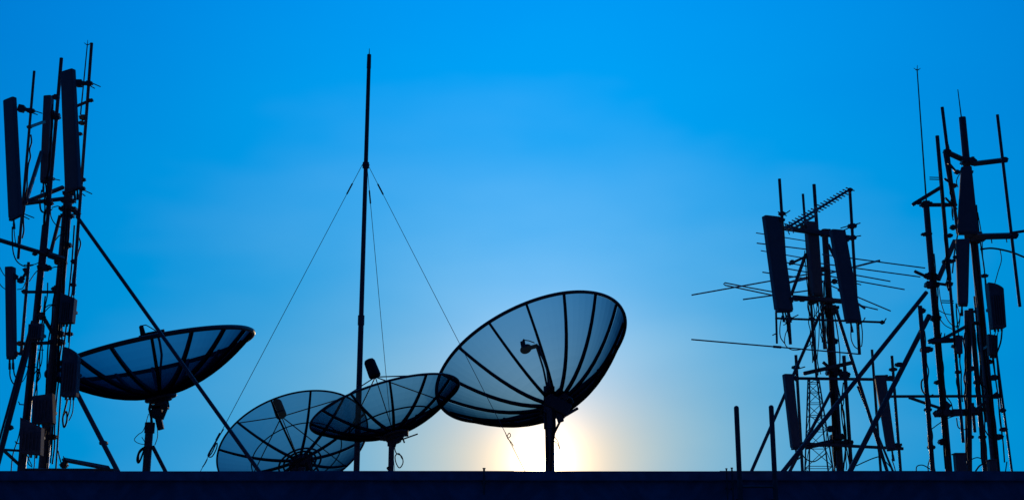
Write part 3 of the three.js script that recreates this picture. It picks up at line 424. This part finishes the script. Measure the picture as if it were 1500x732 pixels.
// rod yagis: elements seen as long thin lines
function yagi(label, boom, els, loop) {
  const o = thing('rod_yagi', label, 'antenna');
  part(o, 'boom', pb(...boom), M.aluminium);
  for (const [a, b, da, x, y, db, w = 1.8] of els) part(o, 'element', pr(a, b, da, x, y, db, w), M.aluminium);
  if (loop) part(o, 'folded_dipole', new THREE.TubeGeometry(new THREE.CatmullRomCurve3(loop.map(([x, y, d]) => P(x, y, d)), true, 'catmullrom', 0.15), 80, 1.0 * PX(23), 6, true), M.aluminium);
  place(o);
}
yagi('yagi with long thin rods pointing from the comb mast toward the whip mast', [1289, 381.5, 21.4, 1168, 412, 24.6, 2.8], [[1205, 372.5, 22, 1356, 392.5, 21.2], [1190, 384, 22.4, 1349, 405.5, 21.6], [1150, 384, 23.4, 1305, 412, 22.5], [1140, 391, 23.8, 1326, 424, 22.9], [1117.5, 398.5, 24.4, 1230, 415, 23.6]]);
yagi('yagi with a hairpin dipole and rods sticking out behind the wide leaning panel', [1132, 420.5, 23.2, 1205, 400, 23.4, 2.8], [[1013.5, 432, 22.9, 1215, 396, 23.5, 2], [1089, 438.5, 23, 1195, 424, 23.4, 2], [1108, 341, 23.6, 1182, 353, 23.3, 1.5], [1109, 356, 23.6, 1190, 366, 23.3, 1.8], [1115, 367, 23.6, 1196, 381, 23.3, 1.5]], [[1062, 414, 23.1], [1100, 421.5, 23.15], [1150, 430.5, 23.2], [1180, 436, 23.25], [1181, 440, 23.25], [1150, 436, 23.2], [1100, 425.5, 23.15], [1062, 417.5, 23.1], [1060.6, 415.7, 23.1]]);
yagi('short yagi rods fanning out below the steeply tilted panel', [1228, 424, 22.9, 1268, 452, 23.1, 2.6], [[1205, 413, 22.9, 1305.5, 455.5, 23.1, 1.8], [1215, 436, 22.9, 1286.5, 453.5, 23.1, 1.8], [1196, 398, 22.9, 1262, 417, 23.1, 1.6]]);
{ const o = thing('long_rod', 'very long thin level rod sticking out under the wide leaning panel', 'antenna'); part(o, 'rod', pr(1013, 497, 22, 1260, 518.5, 22.1, 2.0), M.aluminium); part(o, 'holder', pb(1133, 507.5, 22.02, 1145, 508.5, 22.02, 3.2), M.painted_steel); place(o); }

// slender lattice mast behind
{
  const o = thing('lattice_mast', 'slender lattice mast behind the comb antenna mast', 'mast'), d = 25.5;
  const base = P(1202, 690, d), k = PX(d), cx = base.x, topY = P(1197, 552, d).y, y0 = base.y, H2 = topY - y0;
  const half = (y) => (17 - 10.5 * (y - y0) / H2) * k, c = (i, y) => V3(cx + [-1, 1, 1, -1][i] * half(y), y, -d - 0.1 + [-1, -1, 1, 1][i] * half(y) * 0.9);
  for (let i = 0; i < 4; i++) part(o, 'leg', rod(c(i, DECK), c(i, topY), 0.016, 0.014, 8), M.galvanised);
  let y = DECK + 0.1, s = 0;
  while (y < topY - 0.1) {
    const h = half(y) * 1.7, y2 = Math.min(y + h, topY);
    for (let i = 0; i < 4; i++) { const j = (i + 1) % 4; part(o, 'rung', rod(c(i, y), c(j, y), 0.007, 0.007, 6), M.galvanised); part(o, 'diagonal', rod(c((s + i) % 2 ? i : j, y), c((s + i) % 2 ? j : i, y2), 0.007, 0.007, 6), M.galvanised); }
    y = y2; s++;
  }
  place(o);
}

// ------------------------------------------------------------------ mast with the whip and outrigger
{
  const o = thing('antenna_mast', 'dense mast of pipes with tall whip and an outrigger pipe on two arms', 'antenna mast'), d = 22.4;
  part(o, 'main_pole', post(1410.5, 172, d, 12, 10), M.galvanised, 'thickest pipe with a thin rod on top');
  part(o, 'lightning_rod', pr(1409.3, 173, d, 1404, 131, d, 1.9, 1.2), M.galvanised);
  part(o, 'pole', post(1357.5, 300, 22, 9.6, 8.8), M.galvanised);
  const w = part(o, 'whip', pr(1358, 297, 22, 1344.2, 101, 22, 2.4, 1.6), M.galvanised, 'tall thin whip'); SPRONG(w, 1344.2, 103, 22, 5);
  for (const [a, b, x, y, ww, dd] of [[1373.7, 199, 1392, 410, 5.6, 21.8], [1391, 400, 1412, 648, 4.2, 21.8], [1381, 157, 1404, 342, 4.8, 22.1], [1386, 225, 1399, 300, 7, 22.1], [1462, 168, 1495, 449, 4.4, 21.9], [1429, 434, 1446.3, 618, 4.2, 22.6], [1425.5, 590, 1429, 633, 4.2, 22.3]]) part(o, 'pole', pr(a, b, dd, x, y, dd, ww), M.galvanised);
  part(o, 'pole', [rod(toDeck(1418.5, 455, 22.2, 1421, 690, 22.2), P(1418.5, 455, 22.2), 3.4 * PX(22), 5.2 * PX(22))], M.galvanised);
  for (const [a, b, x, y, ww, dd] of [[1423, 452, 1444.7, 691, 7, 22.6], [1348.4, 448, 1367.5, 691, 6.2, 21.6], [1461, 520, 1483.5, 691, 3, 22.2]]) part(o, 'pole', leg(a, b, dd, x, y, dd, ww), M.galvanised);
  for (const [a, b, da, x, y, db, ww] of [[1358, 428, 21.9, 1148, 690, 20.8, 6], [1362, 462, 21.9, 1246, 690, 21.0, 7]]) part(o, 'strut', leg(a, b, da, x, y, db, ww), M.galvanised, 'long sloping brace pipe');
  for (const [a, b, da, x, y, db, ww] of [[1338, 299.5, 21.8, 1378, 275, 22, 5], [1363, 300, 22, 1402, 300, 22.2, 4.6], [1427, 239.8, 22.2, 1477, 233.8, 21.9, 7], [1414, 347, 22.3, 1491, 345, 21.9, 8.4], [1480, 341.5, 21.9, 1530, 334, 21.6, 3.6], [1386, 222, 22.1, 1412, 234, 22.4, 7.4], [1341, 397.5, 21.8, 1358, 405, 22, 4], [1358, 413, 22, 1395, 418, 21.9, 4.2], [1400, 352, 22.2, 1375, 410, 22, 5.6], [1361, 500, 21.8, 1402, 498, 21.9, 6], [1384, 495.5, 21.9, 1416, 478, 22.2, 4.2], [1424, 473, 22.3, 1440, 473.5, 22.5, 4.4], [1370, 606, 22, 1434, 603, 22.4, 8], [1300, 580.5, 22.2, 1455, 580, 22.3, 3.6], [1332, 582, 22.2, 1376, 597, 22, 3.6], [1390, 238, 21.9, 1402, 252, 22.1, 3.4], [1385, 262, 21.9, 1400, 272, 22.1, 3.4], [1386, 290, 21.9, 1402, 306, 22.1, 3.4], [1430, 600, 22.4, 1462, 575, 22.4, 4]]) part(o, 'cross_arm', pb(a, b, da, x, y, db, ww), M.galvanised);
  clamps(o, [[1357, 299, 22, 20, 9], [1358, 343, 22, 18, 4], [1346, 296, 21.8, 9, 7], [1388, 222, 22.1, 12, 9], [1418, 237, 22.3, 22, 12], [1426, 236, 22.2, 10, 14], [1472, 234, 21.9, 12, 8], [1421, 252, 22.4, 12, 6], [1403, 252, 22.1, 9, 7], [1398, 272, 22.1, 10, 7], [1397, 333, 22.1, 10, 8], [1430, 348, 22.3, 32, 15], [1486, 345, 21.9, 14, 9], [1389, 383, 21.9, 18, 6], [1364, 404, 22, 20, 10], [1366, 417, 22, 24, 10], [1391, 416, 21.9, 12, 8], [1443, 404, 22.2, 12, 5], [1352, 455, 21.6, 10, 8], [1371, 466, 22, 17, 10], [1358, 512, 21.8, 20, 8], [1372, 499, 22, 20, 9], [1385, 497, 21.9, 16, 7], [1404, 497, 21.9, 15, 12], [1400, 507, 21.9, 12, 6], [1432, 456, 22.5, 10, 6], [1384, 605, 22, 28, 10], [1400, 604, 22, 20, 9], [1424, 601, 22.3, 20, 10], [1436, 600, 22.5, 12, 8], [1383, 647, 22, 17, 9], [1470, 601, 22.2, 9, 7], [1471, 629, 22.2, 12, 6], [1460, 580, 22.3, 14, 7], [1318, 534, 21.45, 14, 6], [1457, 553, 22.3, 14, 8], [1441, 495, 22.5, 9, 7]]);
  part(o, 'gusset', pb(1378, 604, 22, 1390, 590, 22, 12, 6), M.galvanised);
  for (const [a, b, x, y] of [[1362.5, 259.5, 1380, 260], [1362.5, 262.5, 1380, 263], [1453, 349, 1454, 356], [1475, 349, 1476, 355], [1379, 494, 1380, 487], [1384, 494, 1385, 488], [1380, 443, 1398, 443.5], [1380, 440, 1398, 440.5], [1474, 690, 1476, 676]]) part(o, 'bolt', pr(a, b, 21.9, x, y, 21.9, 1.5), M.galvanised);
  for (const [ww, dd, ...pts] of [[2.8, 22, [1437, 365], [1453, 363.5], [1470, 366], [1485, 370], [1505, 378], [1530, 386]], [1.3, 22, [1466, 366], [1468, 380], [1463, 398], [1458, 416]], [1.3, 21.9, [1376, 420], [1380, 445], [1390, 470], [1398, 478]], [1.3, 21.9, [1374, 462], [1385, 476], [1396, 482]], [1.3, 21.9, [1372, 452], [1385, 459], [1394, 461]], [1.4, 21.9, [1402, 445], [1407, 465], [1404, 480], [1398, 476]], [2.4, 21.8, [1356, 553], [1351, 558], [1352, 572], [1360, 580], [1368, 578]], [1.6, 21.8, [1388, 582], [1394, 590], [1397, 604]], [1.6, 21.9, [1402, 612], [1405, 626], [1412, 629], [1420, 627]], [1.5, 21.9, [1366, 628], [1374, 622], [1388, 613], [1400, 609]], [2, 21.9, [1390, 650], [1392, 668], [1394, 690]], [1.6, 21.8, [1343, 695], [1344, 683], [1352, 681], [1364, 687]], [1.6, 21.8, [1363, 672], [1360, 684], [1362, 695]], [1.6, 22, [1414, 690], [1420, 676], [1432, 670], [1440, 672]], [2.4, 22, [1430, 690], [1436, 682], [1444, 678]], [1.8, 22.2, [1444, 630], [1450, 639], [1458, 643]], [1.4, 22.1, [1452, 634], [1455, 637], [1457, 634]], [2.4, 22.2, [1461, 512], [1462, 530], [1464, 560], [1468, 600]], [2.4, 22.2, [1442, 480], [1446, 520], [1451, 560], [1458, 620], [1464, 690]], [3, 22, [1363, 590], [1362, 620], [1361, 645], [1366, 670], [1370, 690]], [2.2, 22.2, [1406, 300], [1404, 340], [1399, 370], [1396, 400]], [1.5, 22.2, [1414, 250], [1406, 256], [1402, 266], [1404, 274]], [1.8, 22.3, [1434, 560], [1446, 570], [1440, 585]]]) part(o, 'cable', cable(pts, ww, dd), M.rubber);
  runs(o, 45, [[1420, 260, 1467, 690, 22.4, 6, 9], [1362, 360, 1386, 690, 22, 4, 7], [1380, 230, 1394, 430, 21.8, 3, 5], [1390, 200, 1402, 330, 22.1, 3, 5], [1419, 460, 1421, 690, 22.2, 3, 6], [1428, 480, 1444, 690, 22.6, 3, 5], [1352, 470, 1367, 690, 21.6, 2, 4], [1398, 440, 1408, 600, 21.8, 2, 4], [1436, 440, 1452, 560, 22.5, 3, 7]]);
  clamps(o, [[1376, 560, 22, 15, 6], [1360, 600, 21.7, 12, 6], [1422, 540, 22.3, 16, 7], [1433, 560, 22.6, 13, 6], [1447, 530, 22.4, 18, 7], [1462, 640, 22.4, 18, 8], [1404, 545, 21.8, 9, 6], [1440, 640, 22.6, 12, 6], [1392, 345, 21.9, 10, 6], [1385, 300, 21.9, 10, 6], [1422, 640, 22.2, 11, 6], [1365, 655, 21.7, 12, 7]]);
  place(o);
}
panel({ tl: [1408.5, 246], tr: [1424, 244], br: [1433, 340], bl: [1404, 341], d: 21.9, yaw: 10, label: 'tapered panel antenna over the thickest pipe of the whip mast', brackets: [[1409, 252, 1413, 252, 6]], conn: [] });
panel({ tl: [1401, 352], tr: [1421, 350], br: [1419, 443], bl: [1404, 447], d: 21.8, yaw: 12, label: 'lower panel antenna on the whip mast, under the wide arm', brackets: [[1402, 375, 1397, 382, 5]], conn: [-0.1], cables: [[1.6, [1408, 458], [1406, 470], [1402, 478]]] });
radio({ tl: [1446.5, 415], tr: [1469, 424], br: [1473, 480], bl: [1453, 482], d: 21.7, dome: true, label: 'radio unit with curved top hung on the whip mast below the wide arm', cables: [[2.4, [1469, 482], [1467, 500], [1462, 515], [1459, 522]], [1.4, [1460, 483], [1458, 490], [1455, 496]], [1.3, [1464, 483], [1462, 490], [1460, 497]]] });
radio({ tl: [1447, 490], tr: [1461, 492], br: [1461, 520], bl: [1449, 520], d: 21.9, th: 10, label: 'small lumpy junction box under the curved-top radio unit', category: 'junction box', name: 'junction_box' });
{ const o = thing('cable_splice', 'flat cable splice box hanging from the crossbar of the whip mast', 'junction box'); part(o, 'body', pb(1405, 492, 21.7, 1406, 518, 21.7, 9, 7), M.cabinet); part(o, 'gland', pr(1406, 517, 21.7, 1406.5, 524, 21.7, 3), M.rubber); part(o, 'hanger', pb(1400, 495, 21.75, 1411, 494, 21.75, 5), M.galvanised); place(o); }
function cabinet(x0, x1, y0, d, label) {
  const o = thing('equipment_cabinet', label, 'cabinet'), a = P(x0, y0, d), b = P(x1, y0, d), w = b.x - a.x, h = a.y - DECK;
  part(o, 'body', new RoundedBoxGeometry(w, h, 0.16, 2, 0.012).translate((a.x + b.x) / 2, DECK + h / 2, -d), M.cabinet);
  part(o, 'lid', new RoundedBoxGeometry(w * 1.14, 0.02, 0.18, 1, 0.006).translate((a.x + b.x) / 2 - w * 0.04, DECK + h + 0.008, -d), M.cabinet);
  part(o, 'hasp', new RoundedBoxGeometry(0.02, 0.04, 0.03, 1, 0.005).translate(a.x + w * 0.8, DECK + h * 0.7, -d + 0.085), M.painted_steel);
  place(o);
}
cabinet(1398.5, 1413.5, 665.5, 21.6, 'upright equipment cabinet at the foot of the whip mast');
cabinet(1448, 1459, 675, 21.6, 'low narrow cabinet next to the thickest pipe of the whip mast');

renderer.render(scene, camera);
